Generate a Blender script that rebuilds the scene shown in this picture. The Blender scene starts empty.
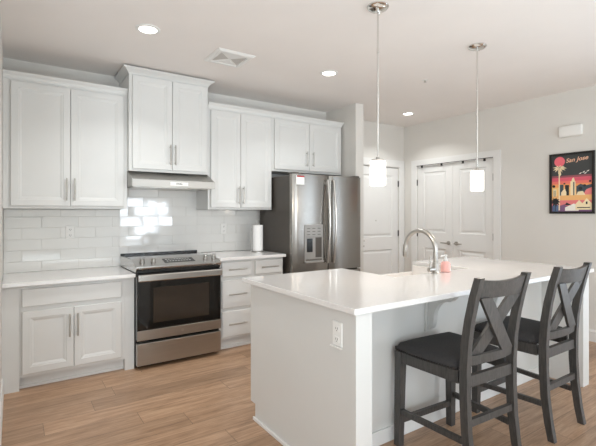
import bpy, bmesh, math, random
from mathutils import Vector, Matrix
random.seed(7)
S = bpy.context.scene
COL = S.collection
PI = math.pi

# ------------------------------------------------------------------ camera
CX, CY, CZ, YAW, FPX = -1.259, -4.421, 1.348, 0.596, 419.835
cam_data = bpy.data.cameras.new('camera')
cam_data.sensor_width = 36.0
cam_data.lens = 36.0 * FPX / 596.0
cam_data.shift_x = -0.00046
cam_data.shift_y = -(223.0 - 213.18) / 596.0
cam_data.clip_start = 0.02
cam = bpy.data.objects.new('camera', cam_data)
COL.objects.link(cam)
cam.location = (CX, CY, CZ)
cam.rotation_euler = (PI / 2, 0, -YAW)
S.camera = cam

# ------------------------------------------------------------------ world, light, exposure
S.view_settings.view_transform = 'Standard'
S.view_settings.look = 'None'
S.view_settings.gamma = 1.0
S.view_settings.exposure = 0.22
try:
    S.view_settings.use_curve_mapping = False
except Exception:
    pass
S.cycles.diffuse_bounces = 8
S.cycles.max_bounces = 12
S.cycles.glossy_bounces = 4
S.cycles.sample_clamp_indirect = 6.0
S.cycles.use_denoising = True
W = bpy.data.worlds.new('daylight')
S.world = W
W.use_nodes = True
W.node_tree.nodes['Background'].inputs['Color'].default_value = (0.80, 0.90, 1.0, 1)
W.node_tree.nodes['Background'].inputs['Strength'].default_value = 0.8


def area(name, loc, rot, sx, sy, power, colour):
    d = bpy.data.lights.new(name, 'AREA')
    d.shape = 'RECTANGLE'
    d.size, d.size_y = sx, sy
    d.energy = power
    d.color = colour
    o = bpy.data.objects.new(name, d)
    COL.objects.link(o)
    o.location = loc
    o.rotation_euler = rot
    return o


P_REAR, P_RIGHT, P_FILL, P_DOWN = 120.0, 46.0, 195.0, 7.6
DAY = (0.80, 0.90, 1.0)
DAY_RIGHT = (0.76, 0.88, 1.0)
FILL = (0.78, 0.935, 1.0)
DOWN = (0.95, 0.975, 0.96)
H = 2.689
YREAR = -8.0
XR = 3.781
XL = -1.332
# daylight just outside each window of the living end of the room
area('daylight_window_1', (-2.9, YREAR - 0.25, 1.40), (PI / 2, 0, 0), 1.7, 1.9, 1.25 * P_REAR, DAY)
area('daylight_window_2', (1.925, YREAR - 0.25, 1.27), (PI / 2, 0, 0), 1.45, 1.3, 0.72 * P_REAR, DAY)
area('daylight_window_3', (XR + 0.25, -4.75, 1.15), (0, PI / 2, 0), 2.1, 2.1, P_RIGHT, DAY_RIGHT)

# unseen fill lamp added at the living end to brighten ceiling and room
area('added_ceiling_fill', (-1.0, -6.3, 0.12), (PI, 0, 0), 6.6, 3.0, P_FILL, FILL)

# ------------------------------------------------------------------ materials
MATS = {}


def mat(name, rgb, rough=0.5, metal=0.0, noise=0.0, nscale=20.0, bump=0.0, stretch=(1, 1, 1), emit=0.0, coat=0.0, spec=0.5):
    """Principled material with procedural (noise) colour variation and bump."""
    m = bpy.data.materials.new(name)
    m.use_nodes = True
    nt = m.node_tree
    b = nt.nodes['Principled BSDF']
    b.inputs['Base Color'].default_value = (*rgb, 1)
    b.inputs['Roughness'].default_value = rough
    b.inputs['Metallic'].default_value = metal
    b.inputs['Coat Weight'].default_value = coat
    b.inputs['Specular IOR Level'].default_value = spec
    if emit:
        b.inputs['Emission Color'].default_value = (*rgb, 1)
        b.inputs['Emission Strength'].default_value = emit
    if noise or bump:
        tc = nt.nodes.new('ShaderNodeTexCoord')
        mp = nt.nodes.new('ShaderNodeMapping')
        mp.inputs['Scale'].default_value = stretch
        nz = nt.nodes.new('ShaderNodeTexNoise')
        nz.inputs['Scale'].default_value = nscale
        nz.inputs['Detail'].default_value = 5
        nt.links.new(tc.outputs['Object'], mp.inputs['Vector'])
        nt.links.new(mp.outputs['Vector'], nz.inputs['Vector'])
        if noise:
            cr = nt.nodes.new('ShaderNodeValToRGB')
            cr.color_ramp.elements[0].position = 0.3
            cr.color_ramp.elements[1].position = 0.7
            cr.color_ramp.elements[0].color = (*[max(0, c * (1 - noise)) for c in rgb], 1)
            cr.color_ramp.elements[1].color = (*[min(1, c * (1 + noise)) for c in rgb], 1)
            nt.links.new(nz.outputs['Fac'], cr.inputs['Fac'])
            nt.links.new(cr.outputs['Color'], b.inputs['Base Color'])
        if bump:
            bp = nt.nodes.new('ShaderNodeBump')
            bp.inputs['Strength'].default_value = bump
            bp.inputs['Distance'].default_value = 0.002
            nt.links.new(nz.outputs['Fac'], bp.inputs['Height'])
            nt.links.new(bp.outputs['Normal'], b.inputs['Normal'])
    MATS[name] = m
    return m


def s(r, g, b):
    f = lambda v: ((v / 255 + 0.055) / 1.055) ** 2.4 if v > 10 else v / 255 / 12.92
    return (f(r), f(g), f(b))


M_wall = mat('wall_paint', s(216, 213, 208), 0.85, noise=0.015, nscale=3, bump=0.03)
M_ceil = mat('ceiling_paint', s(231, 226, 223), 0.9, noise=0.012, nscale=3)
M_trim = mat('white_trim_paint', s(224, 223, 221), 0.4, noise=0.008, nscale=8)
M_cab = mat('white_cabinet_paint', s(214, 214, 212), 0.38, noise=0.008, nscale=6)
M_island = mat('island_white_paint', s(211, 210, 207), 0.45, noise=0.008, nscale=6)
M_gap = mat('door_stop_paint', s(200, 198, 195), 0.8, noise=0.05)
M_quartz = mat('white_quartz', s(224, 221, 219), 0.12, noise=0.02, nscale=60, coat=0.3)
M_tile = mat('glossy_white_tile', s(226, 225, 222), 0.07, noise=0.02, nscale=4, coat=0.5)
M_grout = mat('white_grout', s(214, 212, 208), 0.8, noise=0.03)
M_steel = mat('brushed_stainless', (0.58, 0.565, 0.545), 0.26, 1.0, noise=0.06, nscale=8, stretch=(0.4, 6, 60))
M_range = mat('range_stainless', (0.42, 0.40, 0.375), 0.3, 1.0, noise=0.06, nscale=8, stretch=(0.4, 6, 60))
M_hood = mat('satin_stainless', (0.44, 0.425, 0.40), 0.42, 1.0, noise=0.05, nscale=8, stretch=(0.4, 6, 60))
M_nickel = mat('brushed_nickel', (0.50, 0.48, 0.45), 0.3, 1.0, noise=0.05, nscale=30)
M_chrome = mat('polished_chrome', (0.72, 0.71, 0.69), 0.1, 1.0, noise=0.02)
M_slate = mat('slate_steel', (0.30, 0.283, 0.262), 0.24, 1.0, noise=0.05, nscale=10, stretch=(0.3, 3, 40))
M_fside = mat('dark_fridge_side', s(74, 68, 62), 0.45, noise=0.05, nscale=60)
M_dispenser = mat('grey_dispenser_plastic', s(150, 147, 143), 0.35, 0.2, noise=0.03)
M_black = mat('black_enamel', s(22, 21, 20), 0.25, noise=0.05)
M_glass_black = mat('black_oven_glass', s(13, 12, 11), 0.06, noise=0.05, coat=0.3)
M_oven_in = mat('oven_window_tint', s(50, 42, 35), 0.08, noise=0.15, nscale=3)
M_plastic = mat('white_plastic', s(232, 231, 228), 0.4, noise=0.01)
M_slot = mat('dark_socket_slot', s(70, 66, 62), 0.6, noise=0.05)
M_paper = mat('white_paper_towel', s(240, 239, 238), 0.95, noise=0.02, nscale=80, bump=0.3)
M_pink = mat('pink_soap', s(255, 192, 183), 0.15, noise=0.03, coat=0.3)
M_ceramic = mat('white_fireclay', s(235, 231, 227), 0.12, noise=0.01, coat=0.3)
M_shade = mat('lit_opal_glass', (1.0, 0.95, 0.88), 0.3, noise=0.0, emit=1.2)
M_lens = mat('lit_downlight_lens', (1.0, 0.95, 0.88), 0.4, emit=6.0)
M_hinge_gap = mat('dark_metal_and_gap_shade', s(62, 58, 55), 0.35, 0.6, noise=0.05)
M_frame = mat('black_picture_frame', s(24, 21, 20), 0.4, noise=0.1)
M_fabric = mat('charcoal_tweed', s(52, 50, 50), 0.95, noise=0.25, nscale=160, bump=0.3)
M_nail = mat('dark_nailhead', s(52, 48, 45), 0.3, 0.9, noise=0.05)
M_red = mat('red_sticker', s(150, 40, 44), 0.5, noise=0.03)
M_vent_shade = mat('vent_shadow', s(190, 186, 182), 0.8, noise=0.03)  # shade of two vent louvres put into their colour


def wood_grain(name, c0, c1, rough):
    m = bpy.data.materials.new(name)
    m.use_nodes = True
    nt = m.node_tree
    b = nt.nodes['Principled BSDF']
    tc = nt.nodes.new('ShaderNodeTexCoord')
    mp = nt.nodes.new('ShaderNodeMapping')
    mp.inputs['Scale'].default_value = (9, 9, 1.2)
    nz = nt.nodes.new('ShaderNodeTexNoise')
    nz.inputs['Scale'].default_value = 12
    nz.inputs['Detail'].default_value = 8
    nz.inputs['Roughness'].default_value = 0.7
    cr = nt.nodes.new('ShaderNodeValToRGB')
    cr.color_ramp.elements[0].position = 0.35
    cr.color_ramp.elements[1].position = 0.68
    cr.color_ramp.elements[0].color = (*c0, 1)
    cr.color_ramp.elements[1].color = (*c1, 1)
    nt.links.new(tc.outputs['Object'], mp.inputs['Vector'])
    nt.links.new(mp.outputs['Vector'], nz.inputs['Vector'])
    nt.links.new(nz.outputs['Fac'], cr.inputs['Fac'])
    nt.links.new(cr.outputs['Color'], b.inputs['Base Color'])
    bp = nt.nodes.new('ShaderNodeBump')
    bp.inputs['Strength'].default_value = 0.25
    bp.inputs['Distance'].default_value = 0.001
    nt.links.new(nz.outputs['Fac'], bp.inputs['Height'])
    nt.links.new(bp.outputs['Normal'], b.inputs['Normal'])
    b.inputs['Roughness'].default_value = rough
    return m


M_stool = wood_grain('weathered_charcoal_wood', s(53, 51, 49), s(81, 77, 74), 0.42)


def floor_material():
    m = bpy.data.materials.new('oak_plank_floor')
    m.use_nodes = True
    nt = m.node_tree
    N, L = nt.nodes, nt.links
    b = N['Principled BSDF']
    tc = N.new('ShaderNodeTexCoord')
    br = N.new('ShaderNodeTexBrick')
    br.offset = 0.0
    br.inputs['Scale'].default_value = 1.0
    br.inputs['Brick Width'].default_value = 1.22
    br.inputs['Row Height'].default_value = 0.182
    br.inputs['Mortar Size'].default_value = 0.0016
    br.inputs['Mortar Smooth'].default_value = 0.3
    br.inputs['Bias'].default_value = 0.0
    br.inputs['Color1'].default_value = (0, 0, 0, 1)
    br.inputs['Color2'].default_value = (1, 1, 1, 1)
    br.inputs['Mortar'].default_value = (0.5, 0.5, 0.5, 1)
    xyz = N.new('ShaderNodeSeparateXYZ')
    L.new(tc.outputs['Object'], xyz.inputs[0])
    row = N.new('ShaderNodeMath')
    row.operation = 'DIVIDE'
    row.inputs[1].default_value = 0.182
    L.new(xyz.outputs['Y'], row.inputs[0])
    fl = N.new('ShaderNodeMath')
    fl.operation = 'FLOOR'
    L.new(row.outputs[0], fl.inputs[0])
    wn = N.new('ShaderNodeTexWhiteNoise')
    wn.noise_dimensions = '1D'
    L.new(fl.outputs[0], wn.inputs['W'])
    sh = N.new('ShaderNodeMath')
    sh.operation = 'MULTIPLY_ADD'
    sh.inputs[1].default_value = 1.22
    L.new(wn.outputs['Value'], sh.inputs[0])
    L.new(xyz.outputs['X'], sh.inputs[2])
    cmb = N.new('ShaderNodeCombineXYZ')
    L.new(sh.outputs[0], cmb.inputs['X'])
    L.new(xyz.outputs['Y'], cmb.inputs['Y'])
    L.new(cmb.outputs[0], br.inputs['Vector'])
    # shift the grain from plank to plank
    sep = N.new('ShaderNodeVectorMath')
    sep.operation = 'MULTIPLY_ADD'
    sep.inputs[1].default_value = (7.0, 3.0, 0.0)
    L.new(br.outputs['Color'], sep.inputs[0])
    L.new(tc.outputs['Object'], sep.inputs[2])
    mp = N.new('ShaderNodeMapping')
    mp.inputs['Scale'].default_value = (0.9, 11.0, 1.0)
    L.new(sep.outputs['Vector'], mp.inputs['Vector'])
    nz = N.new('ShaderNodeTexNoise')
    nz.inputs['Scale'].default_value = 2.2
    nz.inputs['Detail'].default_value = 8
    nz.inputs['Roughness'].default_value = 0.62
    nz.inputs['Distortion'].default_value = 0.6
    L.new(mp.outputs['Vector'], nz.inputs['Vector'])
    cr = N.new('ShaderNodeValToRGB')
    e = cr.color_ramp.elements
    e[0].position, e[0].color = 0.28, (*s(112, 84, 63), 1)
    e[1].position, e[1].color = 0.72, (*s(196, 164, 136), 1)
    mid = e.new(0.5)
    mid.color = (*s(165, 132, 105), 1)
    L.new(nz.outputs['Fac'], cr.inputs['Fac'])
    mp2 = N.new('ShaderNodeMapping')
    mp2.inputs['Scale'].default_value = (3.0, 42.0, 1.0)
    L.new(sep.outputs['Vector'], mp2.inputs['Vector'])
    nz2 = N.new('ShaderNodeTexNoise')
    nz2.inputs['Scale'].default_value = 2.6
    nz2.inputs['Detail'].default_value = 6
    nz2.inputs['Roughness'].default_value = 0.7
    L.new(mp2.outputs['Vector'], nz2.inputs['Vector'])
    ad = N.new('ShaderNodeMath')
    ad.operation = 'MULTIPLY_ADD'
    ad.inputs[1].default_value = 0.55
    L.new(nz2.outputs['Fac'], ad.inputs[0])
    sc_ = N.new('ShaderNodeMath')
    sc_.operation = 'MULTIPLY_ADD'
    sc_.inputs[1].default_value = 0.62
    sc_.inputs[2].default_value = -0.085
    L.new(nz.outputs['Fac'], sc_.inputs[0])
    L.new(sc_.outputs[0], ad.inputs[2])
    L.new(ad.outputs[0], cr.inputs['Fac'])
    # plank tone
    hs = N.new('ShaderNodeHueSaturation')
    vr = N.new('ShaderNodeMapRange')
    vr.inputs['To Min'].default_value = 0.86
    vr.inputs['To Max'].default_value = 1.12
    L.new(br.outputs['Color'], vr.inputs['Value'])
    L.new(vr.outputs['Result'], hs.inputs['Value'])
    L.new(cr.outputs['Color'], hs.inputs['Color'])
    mx = N.new('ShaderNodeMix')
    mx.data_type = 'RGBA'
    L.new(br.outputs['Fac'], mx.inputs['Factor'])
    L.new(hs.outputs['Color'], mx.inputs['A'])
    mx.inputs['B'].default_value = (*s(98, 80, 66), 1)
    L.new(mx.outputs['Result'], b.inputs['Base Color'])
    b.inputs['Roughness'].default_value = 0.36
    bp = N.new('ShaderNodeBump')
    bp.inputs['Strength'].default_value = 0.12
    bp.inputs['Distance'].default_value = 0.002
    L.new(nz.outputs['Fac'], bp.inputs['Height'])
    L.new(bp.outputs['Normal'], b.inputs['Normal'])
    return m


M_floor = floor_material()


def pane_material():
    m = bpy.data.materials.new('window_glass')
    m.use_nodes = True
    nt = m.node_tree
    nt.nodes.remove(nt.nodes['Principled BSDF'])
    tr = nt.nodes.new('ShaderNodeBsdfTransparent')
    gl = nt.nodes.new('ShaderNodeBsdfGlossy')
    gl.inputs['Roughness'].default_value = 0.02
    mx = nt.nodes.new('ShaderNodeMixShader')
    mx.inputs['Fac'].default_value = 0.06
    nt.links.new(tr.outputs[0], mx.inputs[1])
    nt.links.new(gl.outputs[0], mx.inputs[2])
    nt.links.new(mx.outputs[0], nt.nodes['Material Output'].inputs['Surface'])
    return m


M_pane = pane_material()


# ------------------------------------------------------------------ mesh helpers
def origin_of(o):
    v = Vector((0, 0, 0))
    while o is not None:
        v += o.location
        o = o.parent
    return v


class MB:
    """Collects shapes into one mesh."""

    def __init__(self):
        self.bm = bmesh.new()
        self.mi = 0

    def _mark(self, faces):
        for f in faces:
            f.material_index = self.mi

    def box(self, x0, x1, y0, y1, z0, z1, bev=0.0, seg=2):
        bm = self.bm
        vs = [bm.verts.new((x, y, z)) for x in (x0, x1) for y in (y0, y1) for z in (z0, z1)]
        q = [(0, 1, 3, 2), (4, 6, 7, 5), (0, 4, 5, 1), (2, 3, 7, 6), (0, 2, 6, 4), (1, 5, 7, 3)]
        fs = [bm.faces.new([vs[i] for i in f]) for f in q]
        self._mark(fs)
        if bev > 0:
            es = list({e for f in fs for e in f.edges})
            r = bmesh.ops.bevel(bm, geom=es, offset=bev, segments=seg, profile=0.5, affect='EDGES', material=-1)
            self._mark(r['faces'])
        return self

    def quad(self, pts):
        f = self.bm.faces.new([self.bm.verts.new(p) for p in pts])
        self._mark([f])
        return self

    def hexa(self, bottom, top):
        """Box from four bottom and four top corners, both in the same order."""
        b = [self.bm.verts.new(p) for p in bottom]
        t = [self.bm.verts.new(p) for p in top]
        fs = [self.bm.faces.new(b[::-1]), self.bm.faces.new(t)]
        for i in range(4):
            j = (i + 1) % 4
            fs.append(self.bm.faces.new((b[i], b[j], t[j], t[i])))
        self._mark(fs)
        return self

    def tube(self, pts, r, n=12, cap=True, sx=1.0):
        bm = self.bm
        pts = [Vector(p) for p in pts]
        rs = r if isinstance(r, (list, tuple)) else [r] * len(pts)
        t0 = (pts[1] - pts[0]).normalized()
        up = Vector((0, 0, 1)) if abs(t0.z) < 0.9 else Vector((1, 0, 0))
        nrm = (up - t0 * up.dot(t0)).normalized()
        rings = []
        prev = t0
        for i, p in enumerate(pts):
            if i == 0:
                t = t0
            elif i == len(pts) - 1:
                t = (pts[i] - pts[i - 1]).normalized()
            else:
                t = ((pts[i + 1] - pts[i]).normalized() + (pts[i] - pts[i - 1]).normalized()).normalized()
            nrm = (nrm - t * nrm.dot(t)).normalized()
            bn = t.cross(nrm)
            rings.append([bm.verts.new(p + (nrm * math.cos(2 * PI * k / n) * sx + bn * math.sin(2 * PI * k / n)) * rs[i]) for k in range(n)])
        fs = []
        for a, b in zip(rings, rings[1:]):
            for k in range(n):
                fs.append(bm.faces.new((a[k], a[(k + 1) % n], b[(k + 1) % n], b[k])))
        if cap:
            fs.append(bm.faces.new(rings[0][::-1]))
            fs.append(bm.faces.new(rings[-1]))
        self._mark(fs)
        return self

    def lathe(self, prof, c, n=28, axis='z'):
        """prof: list of (radius, height) along the axis from c."""
        bm = self.bm
        rings = []
        for r, h in prof:
            ring = []
            for k in range(n):
                a = 2 * PI * k / n
                u, v = r * math.cos(a), r * math.sin(a)
                p = {'z': (u, v, h), 'y': (u, h, v), 'x': (h, u, v)}[axis]
                ring.append(bm.verts.new((c[0] + p[0], c[1] + p[1], c[2] + p[2])))
            rings.append(ring)
        fs = []
        for a, b in zip(rings, rings[1:]):
            for k in range(n):
                fs.append(bm.faces.new((a[k], a[(k + 1) % n], b[(k + 1) % n], b[k])))
        fs.append(bm.faces.new(rings[0][::-1]))
        fs.append(bm.faces.new(rings[-1]))
        self._mark(fs)
        return self

    def prism(self, poly, axis, a0, a1, flip=False):
        """Extrude a 2D polygon along an axis. axis x: poly is (y, z); y: (x, z); z: (x, y)."""
        def P(p, a):
            return {'x': (a, p[0], p[1]), 'y': (p[0], a, p[1]), 'z': (p[0], p[1], a)}[axis]
        A = [self.bm.verts.new(P(p, a0)) for p in poly]
        B = [self.bm.verts.new(P(p, a1)) for p in poly]
        fs = [self.bm.faces.new(A[::-1]), self.bm.faces.new(B)]
        n = len(poly)
        for i in range(n):
            j = (i + 1) % n
            fs.append(self.bm.faces.new((A[i], A[j], B[j], B[i])))
        self._mark(fs)
        return self

    def panel(self, O, U, V, N, w, h, rings, back):
        """Panelled leaf: rings of (inset, depth below front plane); the back is `back` behind the front."""
        O, U, V, N = Vector(O), Vector(U), Vector(V), Vector(N)
        bm = self.bm

        def ring(i, d):
            return [bm.verts.new(O + U * a + V * b - N * d) for a, b in ((i, i), (w - i, i), (w - i, h - i), (i, h - i))]
        R = [ring(0, back)] + [ring(i, d) for i, d in rings]
        fs = [bm.faces.new(R[0][::-1])]
        for a, b in zip(R, R[1:]):
            for k in range(4):
                j = (k + 1) % 4
                fs.append(bm.faces.new((a[k], a[j], b[j], b[k])))
        fs.append(bm.faces.new(R[-1]))
        self._mark(fs)
        return self

    def sweep(self, path, prof, closed=False):
        """Mitred moulding: path of (x, y), profile of (out, z); out is to the right of the path."""
        bm = self.bm
        P = [Vector(p) for p in path]
        n = len(P)
        offs = []
        for i in range(n):
            ds = []
            if i > 0:
                ds.append((P[i] - P[i - 1]).normalized())
            if i < n - 1:
                ds.append((P[i + 1] - P[i]).normalized())
            ns = [Vector((d.y, -d.x)) for d in ds]
            m = sum(ns, Vector((0, 0))).normalized()
            offs.append(m / max(0.3, m.dot(ns[0])))
        rings = [[bm.verts.new((p.x + o.x * a, p.y + o.y * a, z)) for a, z in prof] for p, o in zip(P, offs)]
        k = len(prof)
        fs = []
        for a, b in zip(rings, rings[1:]):
            for i in range(k):
                j = (i + 1) % k
                fs.append(bm.faces.new((a[i], a[j], b[j], b[i])))
        fs.append(bm.faces.new(rings[0][::-1]))
        fs.append(bm.faces.new(rings[-1]))
        self._mark(fs)
        return self

    def build(self, name, mats, parent=None, smooth=False, angle=35):
        bm = self.bm
        bmesh.ops.recalc_face_normals(bm, faces=bm.faces[:])
        off = origin_of(parent)
        if off.length:
            bmesh.ops.translate(bm, verts=bm.verts[:], vec=-off)
        me = bpy.data.meshes.new(name)
        bm.to_mesh(me)
        bm.free()
        for m in (mats if isinstance(mats, (list, tuple)) else [mats]):
            me.materials.append(m)
        if smooth:
            for p in me.polygons:
                p.use_smooth = True
            try:
                me.set_sharp_from_angle(angle=math.radians(angle))
            except Exception:
                pass
        o = bpy.data.objects.new(name, me)
        COL.objects.link(o)
        if parent is not None:
            o.parent = parent
        return o


def tag(o, label, cat, group=None):
    o['label'] = label
    o['category'] = cat
    if group:
        o['group'] = group
    return o


def thing(name, label, cat, loc, group=None, rz=0.0):
    o = bpy.data.objects.new(name, None)
    o.empty_display_size = 0.1
    COL.objects.link(o)
    o.location = loc
    o.rotation_euler = (0, 0, rz)
    return tag(o, label, cat, group)


def struct(o):
    o['kind'] = 'structure'
    return o


def dup(root, loc, label, rz=None):
    r = root.copy()
    COL.objects.link(r)
    r.location = loc
    r['label'] = label
    if rz is not None:
        r.rotation_euler = (0, 0, rz)

    def kids(a, b):
        for ch in list(a.children):
            c = ch.copy()
            COL.objects.link(c)
            c.parent = b
            kids(ch, c)
    kids(root, r)
    return r


# ------------------------------------------------------------------ room shell
XW = -4.6           # far left wall of the living end
YH = 0.077          # hall wall with the entry door
struct(MB().box(XW - 0.1, XR + 0.1, YREAR - 0.1, YH + 0.15, -0.12, 0.0).build('floor', M_floor))
struct(MB().box(XW - 0.1, XR + 0.1, YREAR - 0.1, YH + 0.15, H, H + 0.12).build('ceiling', M_ceil))
struct(MB().box(XW, 2.191, 0.0, 0.15, 0.0, H).build('wall_back', M_wall))
struct(MB().box(2.191, 2.319, -0.581, 0.15, 0.0, H).build('wall_fridge_side', M_wall))
# left wall beside the counter, ends before the camera
struct(MB().box(XL - 0.12, XL, -2.3, 0.0, 0.0, H).build('wall_left', M_wall))
struct(MB().box(XW - 0.1, XW, YREAR, 0.0, 0.0, H).build('wall_living', M_wall))
# hall wall with the entry door opening
DX0, DX1, DH = 2.748, 3.662, 2.04
mb = MB()
mb.box(2.319, DX0 - 0.005, YH, YH + 0.12, 0, H).box(DX1 + 0.005, XR, YH, YH + 0.12, 0, H).box(DX0 - 0.005, DX1 + 0.005, YH, YH + 0.12, DH + 0.005, H)
struct(mb.build('wall_hall', M_wall))
# right wall with closet opening and a wide window further back
CY0, CY1, CH = -0.186, -1.404, 2.045
WY0, WY1, WZ0, WZ1 = -3.75, -5.75, 0.15, 2.15
mb = MB()
for y0, y1, z0, z1 in ((CY0, YH + 0.12, 0, H), (CY1, CY0, CH, H), (WY0, CY1, 0, H), (WY1, WY0, 0, WZ0), (WY1, WY0, WZ1, H), (YREAR, WY1, 0, H)):
    mb.box(XR, XR + 0.12, y0, y1, z0, z1)
struct(mb.build('wall_right', M_wall))
# rear wall with two windows
RW = [(-3.7, -2.1, 0.5, 2.3), (1.3, 2.55, 0.72, 1.82)]
mb = MB()
xs = [XW] + [v for p in RW for v in p[:2]] + [XR]
for i in range(0, len(xs), 2):
    mb.box(xs[i], xs[i + 1], YREAR - 0.12, YREAR, 0, H)
for a, b, WB, WT in RW:
    mb.box(a, b, YREAR - 0.12, YREAR, 0, WB).box(a, b, YREAR - 0.12, YREAR, WT, H)
struct(mb.build('wall_rear', M_wall))


def window_y(name, x0, x1, y, z0, z1):
    w = struct(MB().box(x0, x0 + 0.05, y - 0.11, y + 0.02, z0, z1).box(x1 - 0.05, x1, y - 0.11, y + 0.02, z0, z1)
               .box(x0 + 0.05, x1 - 0.05, y - 0.11, y + 0.02, z1 - 0.05, z1).box(x0 + 0.05, x1 - 0.05, y - 0.11, y + 0.04, z0, z0 + 0.05)
               .box((x0 + x1) / 2 - 0.03, (x0 + x1) / 2 + 0.03, y - 0.09, y - 0.03, z0 + 0.05, z1 - 0.05)
               .box(x0 + 0.05, x1 - 0.05, y - 0.088, y - 0.032, (z0 + z1) / 2 - 0.025, (z0 + z1) / 2 + 0.025).build(name, M_trim))
    p = MB().box(x0 + 0.05, x1 - 0.05, y - 0.065, y - 0.06, z0 + 0.05, z1 - 0.05).build('pane', M_pane, w)
    return w


for i, (a, b, WB, WT) in enumerate(RW):
    window_y('window_%d' % (i + 1), a, b, YREAR, WB, WT)
w = struct(MB().box(XR - 0.02, XR + 0.11, WY1, WY1 + 0.05, WZ0, WZ1).box(XR - 0.02, XR + 0.11, WY0 - 0.05, WY0, WZ0, WZ1)
           .box(XR - 0.02, XR + 0.11, WY1 + 0.05, WY0 - 0.05, WZ1 - 0.05, WZ1).box(XR - 0.03, XR + 0.11, WY1 + 0.05, WY0 - 0.05, WZ0, WZ0 + 0.05)
           .box(XR + 0.03, XR + 0.09, -4.79, -4.71, WZ0 + 0.05, WZ1 - 0.05).build('window_3', M_trim))
MB().box(XR + 0.06, XR + 0.065, WY1 + 0.05, WY0 - 0.05, WZ0 + 0.05, WZ1 - 0.05).build('pane', M_pane, w)

# baseboards
def base_profile(h=0.125, t=0.014):
    return [(0, 0), (t, 0), (t, h - 0.02), (t * 0.5, h), (0, h)]


struct(MB().sweep([(XL, -0.62), (XL, -2.3)][::-1], [(a, z) for a, z in base_profile()]).build('baseboard_left', M_trim))
struct(MB().sweep([(XR, CY1 - 0.105), (XR, WY0)][::1], [(a, z) for a, z in base_profile()]).build('baseboard_right', M_trim))
struct(MB().sweep([(2.319, -0.581), (2.319, YH)][::1], [(-a, z) for a, z in base_profile()]).build('baseboard_fridge_side', M_trim))
struct(MB().sweep([(2.319, YH), (DX0 - 0.12, YH)], [(a, z) for a, z in base_profile()]).build('baseboard_hall', M_trim))


# ------------------------------------------------------------------ doors with casings
def leaf(mb, O, U, N, w, h, t, stile, rails, field=True):
    """Passage door: slab, stiles and rails standing proud, raised panel fields. rails: list of (z0, z1)."""
    O, U, N = Vector(O), Vector(U), Vector(N)
    Z = Vector((0, 0, 1))
    d = 0.011

    def blk(u0, u1, z0, z1, d0, d1):
        b = [O + U * u + Z * z0 - N * q for u, q in ((u0, d0), (u1, d0), (u1, d1), (u0, d1))]
        tp = [p + Z * (z1 - z0) for p in b]
        mb.hexa(b, tp)
    blk(0, w, 0, h, d, t)
    blk(0, stile, 0, h, 0, d)
    blk(w - stile, w, 0, h, 0, d)
    for z0, z1 in rails:
        blk(stile, w - stile, z0, z1, 0, d)
    for (a0, a1), (b0, b1) in zip(rails, rails[1:]):
        mb.panel(O + U * (stile + 0.002) + Z * (a1 + 0.002) - N * 0.0, U, Z, N, w - 2 * stile - 0.004, b0 - a1 - 0.004,
                 [(0.0, 0.001), (0.012, 0.0095), (0.03, 0.0095), (0.05, 0.0025)], d)


def lever(parent, c, N, D, m=M_nickel):
    """Lever handle: rose and lever. N out of the door, D direction of the lever."""
    N, D = Vector(N), Vector(D)
    c = Vector(c)
    mb = MB()
    mb.tube([c, c + N * 0.012], 0.028, 20)
    mb.tube([c + N * 0.012, c + N * 0.045], 0.011, 12)
    mb.tube([c + N * 0.047 - D * 0.008, c + N * 0.05 + D * 0.05, c + N * 0.047 + D * 0.105], [0.011, 0.009, 0.008], 12)
    return mb.build('lever_handle', m, parent, smooth=True)


def hinge(parent, c, N):
    c, N = Vector(c), Vector(N)
    return MB().tube([c - Vector((0, 0, 0.045)) + N * 0.006, c + Vector((0, 0, 0.045)) + N * 0.006], 0.009, 10).build('hinge', M_hinge_gap, parent)


# entry door, faces -y
rails = [(0, 0.16), (0.80, 0.985), (DH - 0.125, DH - 0.006)]
mb = MB()
leaf(mb, (DX0, YH + 0.012, 0.004), (1, 0, 0), (0, -1, 0), DX1 - DX0, DH - 0.006, 0.045, 0.125, rails)
d1 = struct(mb.build('door_1', M_trim))
for z in (0.25, 1.04, 1.80):
    hinge(d1, (DX1 - 0.002, YH + 0.008, z), (0, -1, 0))
MB().lathe([(0.008, 0), (0.008, -0.008), (0.005, -0.01)], (3.19, YH + 0.012, 1.238), 14, 'y').build('peephole', M_nickel, d1, smooth=True)
MB().lathe([(0.026, 0), (0.026, -0.012), (0.012, -0.02)], (2.945, YH + 0.012, 0.872 + 0.12), 18, 'y')
mb = MB()
mb.lathe([(0.014, 0), (0.014, -0.012), (0.008, -0.02)], (2.948, YH + 0.0225, 0.872), 16, 'y')
mb.build('viewer_plug', M_nickel, d1, smooth=True)
lever(d1, (DX0 + 0.065, YH + 0.012, 0.95), (0, -1, 0), (1, 0, 0))


def casing(name, path_pts, N, U, wdt=0.09, t=0.018):
    """Door casing as a mitred frame in a wall plane. path_pts: (u0, u1, h) opening."""
    u0, u1, h, O = path_pts
    O, N, U = Vector(O), Vector(N), Vector(U)
    Z = Vector((0, 0, 1))
    mb = MB()
    prof = [(0.0, 0.0), (0.0, 0.010), (0.012, 0.014), (wdt - 0.02, t), (wdt, t), (wdt, 0.0)]
    path = [(u0, 0, (-1, 0)), (u0, h, (-1, 1)), (u1, h, (1, 1)), (u1, 0, (1, 0))]
    rings = []
    for u, z, (du, dz) in path:
        rings.append([mb.bm.verts.new(O + U * (u + du * a) + Z * (z + dz * a) + N * d) for a, d in prof])
    for a, b in zip(rings, rings[1:]):
        for i in range(len(prof)):
            j = (i + 1) % len(prof)
            mb.bm.faces.new((a[i], a[j], b[j], b[i]))
    mb.bm.faces.new(rings[0][::-1])
    mb.bm.faces.new(rings[-1])
    return struct(mb.build(name, M_trim))


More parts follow.
